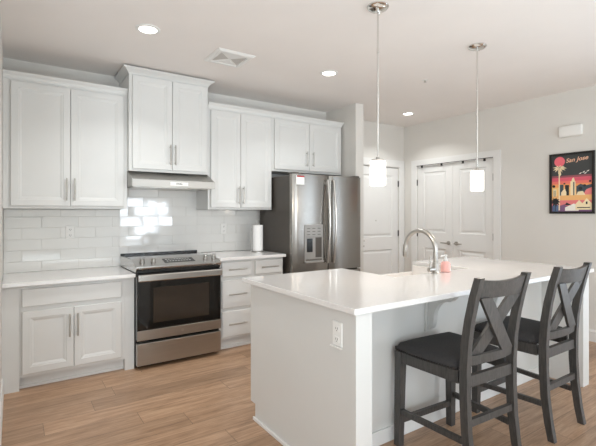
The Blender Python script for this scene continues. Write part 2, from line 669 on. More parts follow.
casing('trim_1', (DX0 - 0.008, DX1 + 0.008, DH + 0.012, (0, YH, 0)), (0, -1, 0), (1, 0, 0), 0.105)
# closet double doors in the right wall (face -x)
ymid = (CY0 + CY1) / 2
rails = [(0, 0.2), (0.836, 1.058), (CH - 0.10, CH - 0.008)]
for k, (ya, sgn) in enumerate(((CY0 - 0.003, 1), (ymid - 0.0015, 1))):
    wd = (CY0 - CY1) / 2 - 0.0045
    mb = MB()
    leaf(mb, (XR + 0.012, ya, 0.006), (0, -1, 0), (-1, 0, 0), wd, CH - 0.008, 0.035, 0.108, rails)
    d = struct(mb.build('door_%d' % (k + 2), M_trim))
    yh = CY0 - 0.001 if k == 0 else CY1 + 0.001
    for z in (0.22, 1.045, 1.807):
        hinge(d, (XR + 0.006, yh, z), (-1, 0, 0))
    yl = ymid + 0.062 if k == 0 else ymid - 0.065
    lever(d, (XR + 0.012, yl, 0.93), (-1, 0, 0), (0, 1 if k == 0 else -1, 0))
struct(MB().box(XR + 0.055, XR + 0.075, CY1, CY0, 0, CH).build('trim_3', M_gap))
casing('trim_2', (0.0, CY0 - CY1, CH, (XR, CY0, 0)), (-1, 0, 0), (0, -1, 0), 0.098)
# dark strip stands in for the gap shadow over the closet doors; four catches
t = thing('door_gap_shade', 'thin dark strip as gap shadow with four small black catches above the white double closet doors', 'rail', (XR - 0.02, -0.81, CH))
MB().tube([(XR - 0.026, -0.20, CH + 0.010), (XR - 0.026, -1.41, CH + 0.010)], 0.0042, 8).build('gap_shade_strip', M_hinge_gap, t)
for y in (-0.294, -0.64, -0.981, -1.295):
    MB().box(XR - 0.034, XR - 0.016, y - 0.012, y + 0.012, CH - 0.026, CH + 0.006, 0.003).build('ball_catch', M_frame, t)

# ------------------------------------------------------------------ backsplash of glossy tile
mb = MB()
mb.mi = 1
mb.box(XL + 0.001, -0.392, -0.008, -0.0005, 0.830, 1.382)
mb.box(-0.392, 0.3925, -0.008, -0.0005, 0.80, 1.60)
mb.box(0.3925, 1.14, -0.008, -0.0005, 0.918, 1.382)
mb.mi = 0
TW, TH, G = 0.294, 0.0985, 0.0022


def tile(x0, x1, z0, z1):
    # each tile sits very slightly out of true, as laid by hand
    a, b = random.gauss(0, 0.0095), random.gauss(0, 0.0075)
    xm, zm = (x0 + x1) / 2, (z0 + z1) / 2
    f = lambda x, z, y: (x, y - 0.0 + (x - xm) * a + (z - zm) * b, z)
    e = 0.0014
    A = [mb.bm.verts.new(f(x, z, -0.0072)) for x, z in ((x0, z0), (x1, z0), (x1, z1), (x0, z1))]
    B = [mb.bm.verts.new(f(x, z, -0.0100)) for x, z in ((x0, z0), (x1, z0), (x1, z1), (x0, z1))]
    Cc = [mb.bm.verts.new(f(x, z, -0.0112)) for x, z in ((x0 + e, z0 + e), (x1 - e, z0 + e), (x1 - e, z1 - e), (x0 + e, z1 - e))]
    fs = []
    for P, Q in ((A, B), (B, Cc)):
        for i in range(4):
            j = (i + 1) % 4
            fs.append(mb.bm.faces.new((P[i], P[j], Q[j], Q[i])))
    fs.append(mb.bm.faces.new(Cc))
    mb._mark(fs)


zb = 0.8235
for r in range(9):
    z0, z1 = zb + r * TH, zb + (r + 1) * TH - G
    x = -0.461 - (r % 2) * TW / 2 - 4 * TW
    while x < 1.138:
        x0, x1 = max(x, XL + 0.002), min(x + TW - G, 1.138)
        x += TW
        if x1 - x0 < 0.01 or x1 < XL:
            continue
        for lo, hi, zlo, zhi in ((-2, -0.393, 0.829, 1.382), (-0.393, 0.3985, 0.81, 1.60), (0.3985, 1.2, 0.917, 1.382)):
            a, b = max(x0, lo), min(x1, hi)
            c, d = max(z0, zlo), min(z1, zhi)
            if b - a > 0.006 and d - c > 0.006:
                tile(a, b, c, d)
struct(mb.build('wall_tile', [M_tile, M_grout]))

# ------------------------------------------------------------------ cabinets
RING = [(0.0, 0.003), (0.003, 0.0), (0.050, 0.0), (0.053, 0.003), (0.060, 0.0035), (0.076, 0.0095)]
RING_SLAB = [(0.0, 0.003), (0.003, 0.0)]


def front(parent, name, x0, x1, z0, z1, yf, rings=RING, m=M_cab):
    """Cabinet door or drawer front facing -y with front plane at yf."""
    return MB().panel((x0, yf, z0), (1, 0, 0), (0, 0, 1), (0, -1, 0), x1 - x0, z1 - z0, rings, 0.019).build(name, m, parent)


def bar_handle(parent, p0, p1, y):
    """Bar pull standing off the front plane y."""
    p0, p1 = Vector((p0[0], y - 0.03, p0[1])), Vector((p1[0], y - 0.03, p1[1]))
    d = (p1 - p0).normalized()
    mb = MB()
    mb.tube([p0, p1], 0.0062, 10)
    for p in (p0 + d * 0.02, p1 - d * 0.02):
        mb.tube([p, p + Vector((0, 0.03, 0))], 0.005, 8)
    return mb.build('handle', M_nickel, parent, smooth=True)


UB = 1.386
YU = -0.337          # carcass front
YD = YU - 0.020      # door front


def crown(parent, path, z0, z1, out, inner=0.0):
    h = z1 - z0
    prof = [(inner, z0), (inner + 0.006, z0), (inner + 0.006, z0 + 0.15 * h), (out * 0.45, z0 + 0.5 * h), (out * 0.92, z0 + 0.82 * h), (out, z0 + 0.86 * h), (out, z1), (inner, z1)]
    return MB().sweep(path, prof).build('crown_moulding', M_cab, parent)


def upper(name_label, x0, x1, zb, zt, yf, doors, handles, label, crown_args):
    t = thing('upper_cabinet', label, 'cabinet', ((x0 + x1) / 2, yf / 2, zb), 'white wall cabinets')
    MB().box(x0, x1, yf, -0.001 if zb > 1.7 else -0.0125, zb, zt, 0.001, 1).build('carcass', M_cab, t)
    for (a, b, z0, z1), (hx, h0, h1) in zip(doors, handles):
        dd = front(t, 'door', a, b, z0, z1, yf - 0.020)
        bar_handle(dd, (hx, h0), (hx, h1), yf - 0.020)
    crown(t, *crown_args)
    return t


# left pair
upper('', XL + 0.001, -0.393, UB, 2.455, YU, [(-1.279, -0.857, 1.409, 2.412), (-0.853, -0.425, 1.409, 2.412)],
      [(-0.884, 1.455, 1.645), (-0.826, 1.455, 1.645)],
      'white two door wall cabinet in the left corner, left of the range hood',
      ([(-0.394, YU), (XL + 0.002, YU)][::-1], 2.43, 2.487, 0.028))
# taller pair over the hood
YM = -0.407
upper('', -0.392, 0.362, 1.735, 2.645, YM, [(-0.364, -0.004, 1.757, 2.605), (0.0, 0.340, 1.757, 2.605)],
      [(-0.027, 1.805, 1.995), (0.021, 1.805, 1.995)],
      'tall white two door wall cabinet over the stainless range hood, highest of the row',
      ([(-0.392, -0.02), (-0.392, YM), (0.362, YM), (0.362, -0.02)], 2.615, 2.672, 0.052))
# right pair
upper('', 0.390, 1.147, UB, 2.455, YU, [(0.418, 0.752, 1.409, 2.412), (0.756, 1.134, 1.409, 2.412)],
      [(0.727, 1.445, 1.632), (0.781, 1.445, 1.632)],
      'white two door wall cabinet right of the range hood, above the paper towel roll',
      ([(0.390, YU), (1.147, YU)], 2.43, 2.487, 0.028))
# short pair over the fridge
upper('', 1.148, 2.165, 1.825, 2.455, YU, [(1.178, 1.655, 1.848, 2.412), (1.660, 2.147, 1.848, 2.412)],
      [(1.612, 1.90, 2.075), (1.706, 1.90, 2.075)],
      'short white two door wall cabinet above the refrigerator',
      ([(1.148, YU), (2.165, YU), (2.165, -0.02)], 2.43, 2.487, 0.028))

# ------------------------------------------------------------------ low counter and base cabinet on the left
YF = -0.610
YB = YF - 0.020
t = thing('base_cabinet', 'white base cabinet with two doors under the low counter left of the range', 'cabinet', (-0.85, -0.31, 0), 'white base cabinets')
mb = MB()
mb.box(-1.222, -0.470, YF, -0.002, 0.098, 0.797)
mb.box(-1.222, -0.470, -0.545, -0.002, 0.0005, 0.098)
mb.build('carcass', M_cab, t)
MB().box(XL + 0.001, -1.2225, YF, YF + 0.02, 0.0005, 0.797).build('filler_panel', M_cab, t)
MB().box(-0.4695, -0.393, YF, -0.002, 0.0005, 0.797).build('filler_panel', M_cab, t)
MB().box(-1.222, -0.470, -0.558, -0.5455, 0.0005, 0.02).build('toe_kick_moulding', M_trim, t)
front(t, 'false_drawer_front', -1.206, -0.500, 0.636, 0.768, YB, RING_SLAB)
for a, b, hx in ((-1.206, -0.860, -0.890), (-0.856, -0.500, -0.832)):
    dd = front(t, 'door', a, b, 0.124, 0.600, YB)
    bar_handle(dd, (hx, 0.37), (hx, 0.55), YB)
c = MB().box(XL + 0.0012, -0.3925, -0.664, -0.0008, 0.798, 0.828, 0.003).build('countertop', M_quartz)
tag(c, 'lower white quartz countertop left of the range', 'countertop', 'quartz countertops')

# ------------------------------------------------------------------ higher counter and drawers on the right
t = thing('base_cabinet', 'white base cabinet with drawers between the range and the refrigerator', 'cabinet', (0.76, -0.31, 0), 'white base cabinets')
mb = MB()
mb.box(0.392, 1.125, YF, -0.0125, 0.112, 0.884)
mb.box(0.392, 1.125, -0.545, -0.0125, 0.0005, 0.112)
mb.build('carcass', M_cab, t)
MB().box(0.392, 1.125, -0.558, -0.5455, 0.0005, 0.022).build('toe_kick_moulding', M_trim, t)
for z0, z1, r in ((0.723, 0.868, RING_SLAB), (0.414, 0.688, RING_SLAB), (0.132, 0.385, RING_SLAB)):
    dd = front(t, 'drawer', 0.420, 0.742, z0, z1, YB, [(0.0, 0.004), (0.006, 0.0)])
    zz = (z0 + z1) / 2
    bar_handle(dd, (0.482, zz), (0.676, zz), YB)
dd = front(t, 'drawer', 0.786, 1.108, 0.723, 0.868, YB, [(0.0, 0.004), (0.006, 0.0)])
bar_handle(dd, (0.848, 0.795), (1.042, 0.795), YB)
dd = front(t, 'door', 0.786, 1.108, 0.132, 0.688, YB)
bar_handle(dd, (0.815, 0.49), (0.815, 0.66), YB)
c = MB().box(0.3875, 1.135, -0.664, -0.0125, 0.886, 0.916, 0.003).build('countertop', M_quartz)
tag(c, 'white quartz countertop under the paper towels between range and refrigerator', 'countertop', 'quartz countertops')

# ------------------------------------------------------------------ range
RX0, RX1 = -0.387, 0.379
t = thing('range', 'stainless slide-in electric range with black glass oven door under the hood', 'range', (0.0, -0.36, 0))
MB().box(RX0, RX1, -0.640, -0.02, 0.02, 0.835).box(RX0 + 0.03, RX1 - 0.03, -0.60, -0.06, 0.0005, 0.02).build('body', M_black, t)
mb = MB()
mb.prism([(-0.030, 0.836), (-0.030, 0.928), (-0.455, 0.928), (-0.470, 0.938), (-0.690, 0.888), (-0.690, 0.876), (-0.66, 0.836)], 'x', RX0 - 0.006, RX1 + 0.006)
cp = mb.build('control_panel', M_steel, t)
MB().box(RX0 + 0.012, RX1 - 0.012, -0.452, -0.055, 0.9282, 0.932, 0.001).build('cooktop', M_glass_black, t)
MB().box(RX0 - 0.004, RX1 + 0.004, -0.052, -0.030, 0.9284, 0.950, 0.002).build('back_guard', M_black, t)
# touch panel set into the sloped panel
a = math.atan2(0.05, 0.22)
def on_slope(x, q, lift=0.0):
    """q runs from the front edge of the sloped panel to its back edge (0..1)."""
    return Vector((x, -0.690 + 0.22 * q + math.sin(a) * -lift, 0.888 + 0.05 * q + math.cos(a) * lift))
mb = MB()
mb.hexa([on_slope(-0.13, 0.30, 0.0003), on_slope(0.15, 0.30, 0.0003), on_slope(0.15, 0.78, 0.0003), on_slope(-0.13, 0.78, 0.0003)],
        [on_slope(-0.13, 0.30, 0.002), on_slope(0.15, 0.30, 0.002), on_slope(0.15, 0.78, 0.002), on_slope(-0.13, 0.78, 0.002)])
mb.mi = 1
for i in range(9):
    x = -0.105 + i * 0.026
    for q in (0.42, 0.64):
        mb.hexa([on_slope(x, q, 0.0021), on_slope(x + 0.012, q, 0.0021), on_slope(x + 0.012, q + 0.06, 0.0021), on_slope(x, q + 0.06, 0.0021)],
                [on_slope(x, q, 0.0024), on_slope(x + 0.012, q, 0.0024), on_slope(x + 0.012, q + 0.06, 0.0024), on_slope(x, q + 0.06, 0.0024)])
mb.build('touch_panel', [M_black, M_plastic], t)
for x in (-0.318, -0.222, 0.268, 0.352):
    mb = MB()
    b, n = on_slope(x, 0.52, 0.0004), on_slope(0, 0, 1) - on_slope(0, 0, 0)
    mb.tube([b, b + n * 0.006, b + n * 0.0065, b + n * 0.028, b + n * 0.031], [0.024, 0.024, 0.019, 0.018, 0.015], 18)
    mb.build('knob', M_range, t, smooth=True)
MB().box(RX0, RX1, -0.672, -0.6402, 0.828, 0.876, 0.003).build('vent_trim', M_black, t)
od = MB().box(RX0, RX1, -0.690, -0.6405, 0.254, 0.826, 0.004).build('oven_door', M_glass_black, t)
MB().box(-0.252, 0.262, -0.6925, -0.6902, 0.395, 0.700, 0.001).build('window', M_oven_in, od)
MB().box(RX0, RX1, -0.696, -0.6902, 0.254, 0.338, 0.002).build('lower_band', M_range, od)
mb = MB()
mb.box(RX0 + 0.002, RX1 - 0.002, -0.735, -0.715, 0.762, 0.822, 0.008)
for x in (RX0 + 0.03, RX1 - 0.05):
    mb.box(x, x + 0.02, -0.715, -0.6902, 0.780, 0.806)
mb.build('handle', M_steel, od)
MB().lathe([(0.013, -0.6962), (0.013, -0.6975)], (0.005, 0, 0.297), 18, 'y').build('badge', M_nickel, od)
MB().box(RX0, RX1, -0.690, -0.6402, 0.035, 0.226, 0.004).build('storage_drawer', M_range, t)

# ------------------------------------------------------------------ range hood
t = thing('range_hood', 'stainless slim range hood under the tall cabinet', 'range hood', (0.0, -0.25, 1.585))
HX0, HX1 = -0.3985, 0.3935
mb = MB()
mb.prism([(-0.013, 1.590), (-0.013, 1.7335), (-0.345, 1.7335), (-0.530, 1.652), (-0.530, 1.590)], 'x', HX0 + 0.008, HX1 - 0.008)
mb.build('canopy', M_hood, t)
MB().box(HX0 + 0.0065, HX1 - 0.0065, -0.533, -0.5302, 1.588, 1.653, 0.001).build('front_lip', M_hood, t)
bd = MB().box(-0.055, 0.115, -0.5348, -0.5332, 1.604, 1.638).build('badge_plate', M_plastic, t)
mb = MB()
for i in range(5):
    mb.box(0.000 + i * 0.012, 0.009 + i * 0.012, -0.5356, -0.5349, 1.617, 1.625 + 0.003 * (i % 2))
mb.build('badge_mark', M_slot, bd)
mb = MB()
for i in range(22):
    x = -0.13 + i * 0.014
    mb.hexa([(x, -0.376, 1.7182), (x + 0.006, -0.376, 1.7182), (x + 0.006, -0.356, 1.7287), (x, -0.356, 1.7287)],
            [(x, -0.3768, 1.7194), (x + 0.006, -0.3768, 1.7194), (x + 0.006, -0.3568, 1.7299), (x, -0.3568, 1.7299)])
mb.build('vent_slots', M_black, t)
MB().box(HX0 + 0.03, HX1 - 0.03, -0.47, -0.04, 1.584, 1.5897).build('filter', M_nickel, t)

# ------------------------------------------------------------------ refrigerator
FX0, FX1, FY, FT = 1.163, 2.125, -0.75, 1.765
t = thing('refrigerator', 'slate grey french door refrigerator with water dispenser', 'refrigerator', ((FX0 + FX1) / 2, -0.4, 0))
MB().box(1.166, FX1 - 0.004, -0.685, -0.03, 0.02, FT - 0.012, 0.004).box(FX0 + 0.05, FX1 - 0.05, -0.60, -0.06, 0.0005, 0.02).build('body', M_fside, t)
FM = 1.646


def fdoor(x0, x1, z0, z1, name, bow=0.012):
    """Gently bowed door slab."""
    n = 14
    poly = []
    for i in range(n + 1):
        q = i / n
        x = x0 + (x1 - x0) * q
        e = min(q, 1 - q) * (x1 - x0)
        edge = 0.014 * max(0, 1 - e / 0.02) ** 2
        poly.append((x, FY - bow * math.sin(PI * q) + edge))
    poly += [(x1, -0.688), (x0, -0.688)]
    return MB().prism(poly, 'z', z0, z1).build(name, M_slate, t, smooth=True, angle=50)


dl = fdoor(FX0, FM - 0.003, 0.715, FT, 'left_door')
dr = fdoor(FM + 0.003, FX1, 0.715, FT, 'right_door')
fz = fdoor(FX0, FX1, 0.06, 0.700, 'freezer_drawer')


def fridge_handle(parent, x):
    pts = []
    for i in range(17):
        q = i / 16
        z = 0.800 + (1.715 - 0.800) * q
        y = FY - 0.030 - 0.040 * math.sin(PI * q)
        pts.append((x, y, z))
    mb = MB()
    mb.tube(pts, 0.0145, 14)
    for z, i in ((0.83, 0), (1.685, 16)):
        mb.box(x - 0.011, x + 0.011, FY - 0.040, FY - 0.002, z - 0.02, z + 0.02, 0.003)
    return mb.build('handle', M_steel, parent, smooth=True)


fridge_handle(dl, FM - 0.042)
fridge_handle(dr, FM + 0.042)
mb = MB()
mb.tube([(FX0 + 0.08, FY - 0.055, 0.63), (FX1 - 0.08, FY - 0.055, 0.63)], 0.013, 12)
for x in (FX0 + 0.1, FX1 - 0.1):
    mb.box(x - 0.012, x + 0.012, FY - 0.055, FY - 0.002, 0.618, 0.642)
mb.build('handle', M_steel, fz, smooth=True)
# dispenser: frame, control face, recess, paddle, tray
DX0_, DX1_ = 1.302, 1.548
DF = FY - 0.0185
mb = MB().box(DX0_, DX1_, DF, FY - 0.001, 1.092, 1.225, 0.004)
mb.mi = 1
for i in range(3):
    for j in range(3):
        mb.box(DX0_ + 0.03 + i * 0.07, DX0_ + 0.07 + i * 0.07, DF - 0.0008, DF - 0.0001, 1.115 + j * 0.033, 1.121 + j * 0.033)
mb.build('dispenser_panel', [M_dispenser, M_fside], dl)
mb = MB()
mb.box(DX0_, DX0_ + 0.014, DF, FY - 0.001, 0.835, 1.0915).box(DX1_ - 0.014, DX1_, DF, FY - 0.001, 0.835, 1.0915)
mb.box(DX0_ + 0.014, DX1_ - 0.014, FY - 0.0135, FY - 0.012, 0.855, 1.0915)
rc = mb.build('dispenser_recess', M_dispenser, dl)
MB().box(DX0_ + 0.03, DX0_ + 0.105, DF + 0.001, FY - 0.0136, 0.93, 1.075, 0.002).build('paddle', M_black, rc)
MB().box(DX0_ + 0.145, DX1_ - 0.018, FY - 0.0145, FY - 0.0136, 0.87, 1.085).build('recess_shade', M_fside, rc)  # dark sheet gives the recess its shade by colour
MB().box(DX0_, DX1_, DF - 0.02, FY - 0.001, 0.815, 0.8345, 0.004).build('drip_tray', M_dispenser, rc)
st = MB().box(1.198, 1.300, FY - 0.0130, FY - 0.0095, 1.652, 1.745).build('sticker', M_plastic, dl)
MB().box(1.206, 1.300, FY - 0.0140, FY - 0.0131, 1.729, 1.745).build('red_stripe', M_red, st)
for x in (FX0 + 0.05, FX1 - 0.05):
    MB().box(x - 0.035, x + 0.035, -0.735, -0.62, FT + 0.0005, FT + 0.018, 0.004).build('hinge_cover', M_fside, t)

# ------------------------------------------------------------------ island
IX0, IX1, IY0, IY1 = 0.015, 2.517, -1.873, -2.996
PX0, PX1 = 0.046, 0.148
QX0, QX1 = 2.390, 2.490
YK = -2.660          # knee wall face
YC0 = -1.935         # cabinet fronts on the kitchen side
t = thing('kitchen_island', 'white kitchen island base with corbel under the quartz top', 'kitchen island', (1.28, -2.3, 0))
SX0, SX1, SY = 0.885, 1.722, -2.432      # sink cut-out
mb = MB()
mb.box(PX1 + 0.0005, SX0 + 0.004, YK + 0.0005, YC0 - 0.025, 0.1, 0.883)
mb.box(SX1 - 0.004, QX0 - 0.0005, YK + 0.0005, YC0 - 0.025, 0.1, 0.883)
mb.box(SX0 + 0.004, SX1 - 0.004, YK + 0.0005, YC0 - 0.025, 0.1, 0.64)
mb.box(SX0 + 0.004, SX1 - 0.004, YK + 0.0005, SY - 0.03, 0.64, 0.883)
mb.box(PX1 + 0.0005, QX0 - 0.0005, YK + 0.0005, YC0 - 0.09, 0.0005, 0.1)
mb.build('carcass', M_island, t)
MB().prism([(-2.970, 0.0005), (-2.970, 0.8835), (YC0, 0.8835), (YC0, 0.105), (YC0 - 0.062, 0.105), (YC0 - 0.062, 0.0005)], 'x', PX0, PX1).build('end_panel', M_island, t)
MB().prism([(-2.970, 0.0005), (-2.970, 0.8835), (YC0, 0.8835), (YC0, 0.105), (YC0 - 0.062, 0.105), (YC0 - 0.062, 0.0005)], 'x', QX0, QX1).build('end_panel', M_island, t)
MB().box(PX1 + 0.0005, QX0 - 0.0005, YK - 0.013, YK, 0.0005, 0.085, 0.003).build('baseboard', M_trim, t)
MB().box(PX0 - 0.013, PX0 - 0.0005, -2.970, YC0 - 0.050, 0.0005, 0.022, 0.003).build('shoe_moulding', M_trim, t)


def corbel(x):
    poly = [(YK - 0.0145, 0.882), (YK - 0.225, 0.882), (YK - 0.225, 0.862)]
    for i in range(9):          # nose
        q = i / 8
        poly.append((YK - 0.225 + 0.055 * q, 0.862 - 0.052 * math.sin(PI / 2 * q) ** 1.0))
    for i in range(1, 11):      # cove
        q = i / 10
        poly.append((YK - 0.170 + 0.112 * math.sin(PI / 2 * q), 0.810 - 0.125 * (1 - math.cos(PI / 2 * q))))
    for i in range(1, 9):
        q = i / 8
        poly.append((YK - 0.058 + 0.043 * (1 - math.cos(PI / 2 * q)), 0.685 - 0.075 * math.sin(PI / 2 * q)))
    poly.append((YK - 0.0145, 0.610))
    cb = MB().prism(poly, 'x', x - 0.02, x + 0.02).build('corbel', M_island, t)
    MB().box(x - 0.034, x + 0.034, YK - 0.0143, YK - 0.0005, 0.59, 0.882, 0.002).build('back_plate', M_island, cb)


corbel(0.940)
corbel(1.640)
# three door fronts, drawer fronts on the kitchen side
for a, b in ((0.16, 0.52), (0.525, 0.875)):
    dd = MB().panel((b, YC0 - 0.005, 0.12), (-1, 0, 0), (0, 0, 1), (0, 1, 0), b - a, 0.74, RING, 0.019).build('door', M_island, t)
for a, b in ((0.905, 1.30), (1.305, 1.70)):
    dd = MB().panel((b, YC0 - 0.005, 0.12), (-1, 0, 0), (0, 0, 1), (0, 1, 0), b - a, 0.50, RING, 0.019).build('door', M_island, t)
for a, b in ((1.73, 2.05), (2.055, 2.375)):
    dd = MB().panel((b, YC0 - 0.005, 0.12), (-1, 0, 0), (0, 0, 1), (0, 1, 0), b - a, 0.74, RING, 0.019).build('door', M_island, t)

# quartz top with a notch for the apron sink, open towards the kitchen
mb = MB()
mb.prism([(IX0, IY0), (IX0, IY1), (IX1, IY1), (IX1, IY0), (SX1, IY0), (SX1, SY), (SX0, SY), (SX0, IY0)], 'z', 0.8845, 0.914)
top = mb.build('countertop', M_quartz)
bv = top.modifiers.new('edge', 'BEVEL')
bv.width = 0.003
bv.segments = 2
bv.limit_method = 'ANGLE'
tag(top, 'large white quartz countertop on the island', 'countertop', 'quartz countertops')

# apron sink
mb = MB()
a0, a1, b0, b1, zt, zb = SX0 + 0.006, SX1 - 0.006, SY - 0.025, -1.86, 0.883, 0.66
bt = 0.022
mb.box(a0, a1, b0, b1, zb, zb + bt)
mb.box(a0, a0 + bt, b0, b1 - bt, zb + bt, zt, 0.004)
mb.box(a1 - bt, a1, b0, b1 - bt, zb + bt, zt, 0.004)
mb.box(a0 + bt, a1 - bt, b0, b0 + bt, zb + bt, zt, 0.004)
mb.box(a0, a1, b1 - bt, b1, zb + bt, 0.826, 0.004)
sk = mb.build('apron_sink', M_ceramic)
tag(sk, 'white apron front sink let into the far side of the island', 'sink')
MB().lathe([(0.045, zb + bt + 0.0005), (0.045, zb + bt + 0.004), (0.02, zb + bt + 0.002)], (1.30, -2.15, 0), 20).build('drain', M_nickel, sk, smooth=True)

# faucet
t = thing('faucet', 'brushed nickel gooseneck faucet behind the island sink', 'faucet', (1.275, -2.470, 0.914))
fx, fy = 1.262, -2.470
MB().lathe([(0.030, 0.9142), (0.030, 0.919), (0.023, 0.923), (0.022, 0.99), (0.018, 0.995)], (fx, fy, 0), 22).build('base', M_nickel, t, smooth=True)
pts = [(fx, fy, 0.99), (fx, fy, 1.05), (fx, fy, 1.078)]
R = 0.140
for i in range(1, 15):
    a_ = PI * i / 15 * 1.02
    pts.append((fx, fy + R - R * math.cos(a_), 1.078 + R * math.sin(a_)))
MB().tube(pts, 0.0165, 16).build('neck', M_nickel, t, smooth=True)
e = Vector(pts[-1])
MB().tube([e + Vector((0, 0.0005, 0.004)), e + Vector((0, 0.004, -0.03)), e + Vector((0, 0.006, -0.085)), e + Vector((0, 0.007, -0.09))], [0.0195, 0.0195, 0.0185, 0.015], 16).build('spray_head', M_nickel, t, smooth=True)
mb = MB()
mb.tube([(fx - 0.018, fy, 0.945), (fx - 0.075, fy + 0.002, 0.945)], 0.016, 14)
mb.tube([(fx - 0.062, fy, 0.950), (fx - 0.064, fy - 0.004, 1.00), (fx - 0.066, fy - 0.006, 1.04)], [0.0075, 0.006, 0.0055], 10)
mb.build('lever', M_nickel, t, smooth=True)

# soap bottle
t = thing('soap_bottle', 'small pink hand soap bottle with white pump beside the faucet', 'soap bottle', (1.387, -2.462, 0.914))
sx, sy = 1.387, -2.462
MB().lathe([(0.030, 0.9145), (0.036, 0.918), (0.036, 0.925), (0.036, 0.965), (0.031, 0.982), (0.018, 0.993)], (sx, sy, 0), 22).build('bottle', M_pink, t, smooth=True)
mb = MB()
mb.lathe([(0.017, 0.9932), (0.017, 1.008), (0.008, 1.011), (0.006, 1.028), (0.012, 1.030), (0.012, 1.040)], (sx, sy, 0), 18)
mb.tube([(sx, sy, 1.035), (sx - 0.028, sy + 0.012, 1.034), (sx - 0.036, sy + 0.015, 1.028)], 0.0055, 10)
mb.build('pump', M_plastic, t, smooth=True)

# ------------------------------------------------------------------ paper towel holder
px, py = 1.012, -0.262
t = thing('paper_towel_holder', 'upright paper towel roll on a wire holder beside the refrigerator', 'paper towels', (px, py, 0.916))
mb = MB()
mb.lathe([(0.078, 0.9165), (0.078, 0.922), (0.070, 0.926)], (px, py, 0), 28)
mb.tube([(px, py, 0.926), (px, py, 1.243)], 0.007, 10)
mb.lathe([(0.006, 1.243), (0.013, 1.250), (0.013, 1.262), (0.005, 1.269)], (px, py, 0), 14)
mb.build('stand', M_nickel, t, smooth=True)
n = 32
mb = MB()
ro, ri, z0, z1 = 0.058, 0.02, 0.930, 1.215
rings = [[mb.bm.verts.new((px + r * math.cos(2 * PI * k / n), py + r * math.sin(2 * PI * k / n), z)) for k in range(n)] for r, z in ((ro, z0), (ro, z1), (ri, z1), (ri, z0))]
for i in range(4):
    a_, b_ = rings[i], rings[(i + 1) % 4]
    for k in range(n):
        mb.bm.faces.new((a_[k], a_[(k + 1) % n], b_[(k + 1) % n], b_[k]))
mb.build('roll', M_paper, t, smooth=True)
mb = MB()
mb.tube([(px - 0.072, py + 0.012, 0.925), (px - 0.074, py + 0.012, 1.08), (px - 0.068, py + 0.012, 1.17), (px - 0.072, py + 0.02, 1.18), (px - 0.078, py + 0.024, 1.08), (px - 0.074, py + 0.024, 0.925)], 0.003, 8)
mb.build('tension_arm', M_nickel, t, smooth=True)


# ------------------------------------------------------------------ outlets
def outlet(c, U, N, label, w=0.072, h=0.118):
    c, U, N = Vector(c), Vector(U), Vector(N)
    Z = Vector((0, 0, 1))
    t = thing('wall_outlet', label, 'outlet', tuple(c), 'white wall outlets')
    MB().panel(c - U * w / 2 - Z * h / 2 + N * 0.0055, U, Z, N, w, h, [(0, 0.003), (0.003, 0.0)], 0.0052).build('cover_plate', M_plastic, t)
    for dz in (0.026, -0.026):
        r = MB().panel(c - U * 0.017 + Z * (dz - 0.014) + N * 0.0078, U, Z, N, 0.034, 0.028, [(0, 0.001), (0.001, 0.0)], 0.0022).build('receptacle', M_plastic, t)
        mb = MB()
        for du in (-0.0075, 0.0055):
            mb.panel(c + U * du + Z * (dz - 0.003) + N * 0.0083, U, Z, N, 0.0028, 0.010, [(0, 0.0)], 0.0004)
        mb.panel(c - U * 0.0022 + Z * (dz - 0.011) + N * 0.0083, U, Z, N, 0.0045, 0.0045, [(0, 0.0)], 0.0004)
        mb.build('slots', M_slot, r)
    return t


outlet((-0.824, -0.0128, 1.170), (1, 0, 0), (0, -1, 0), 'white double outlet on the tile backsplash left of the range')
outlet((0.708, -0.0128, 1.172), (1, 0, 0), (0, -1, 0), 'white double outlet on the tile backsplash right of the range')
t = outlet((PX0 - 0.0005, -2.840, 0.762), (0, -1, 0), (-1, 0, 0), 'white double outlet on the end panel of the island')
MB().box(PX0 - 0.016, PX0 - 0.0063, -2.884, -2.796, 0.696, 0.7028, 0.001).build('lower_lip', M_plastic, t)

# ------------------------------------------------------------------ ceiling fittings
def downlight(x, y, label):
    t = thing('recessed_light', label, 'ceiling light', (x, y, H), 'recessed ceiling lights')
    n = 32
    mb = MB()
    prof = [(0.088, H - 0.0005), (0.086, H - 0.005), (0.065, H - 0.008), (0.061, H - 0.0005)]
    rings = [[mb.bm.verts.new((x + r * math.cos(2 * PI * k / n), y + r * math.sin(2 * PI * k / n), z)) for k in range(n)] for r, z in prof]
    for i in range(4):
        a_, b_ = rings[i], rings[(i + 1) % 4]
        for k in range(n):
            mb.bm.faces.new((a_[k], a_[(k + 1) % n], b_[(k + 1) % n], b_[k]))
    mb.build('trim_ring', M_trim, t, smooth=True)
    MB().lathe([(0.060, H - 0.0006), (0.060, H - 0.004), (0.05, H - 0.006)], (x, y, 0), 28).build('lens', M_lens, t, smooth=True)
    d = bpy.data.lights.new('downlight_bulb', 'AREA')
    d.shape = 'DISK'
    d.size = 0.12
    d.energy = P_DOWN
    d.color = DOWN
    d.spread = math.radians(125)
    o = bpy.data.objects.new('bulb', d)
    COL.objects.link(o)
    o.parent = t
    o.location = (0, 0, -0.012)


downlight(-0.448, -1.276, 'round recessed ceiling light at top left, above the left cabinets')
downlight(1.240, -1.261, 'round recessed ceiling light in front of the refrigerator')
downlight(3.135, -0.574, 'round recessed ceiling light near the entry door corner')

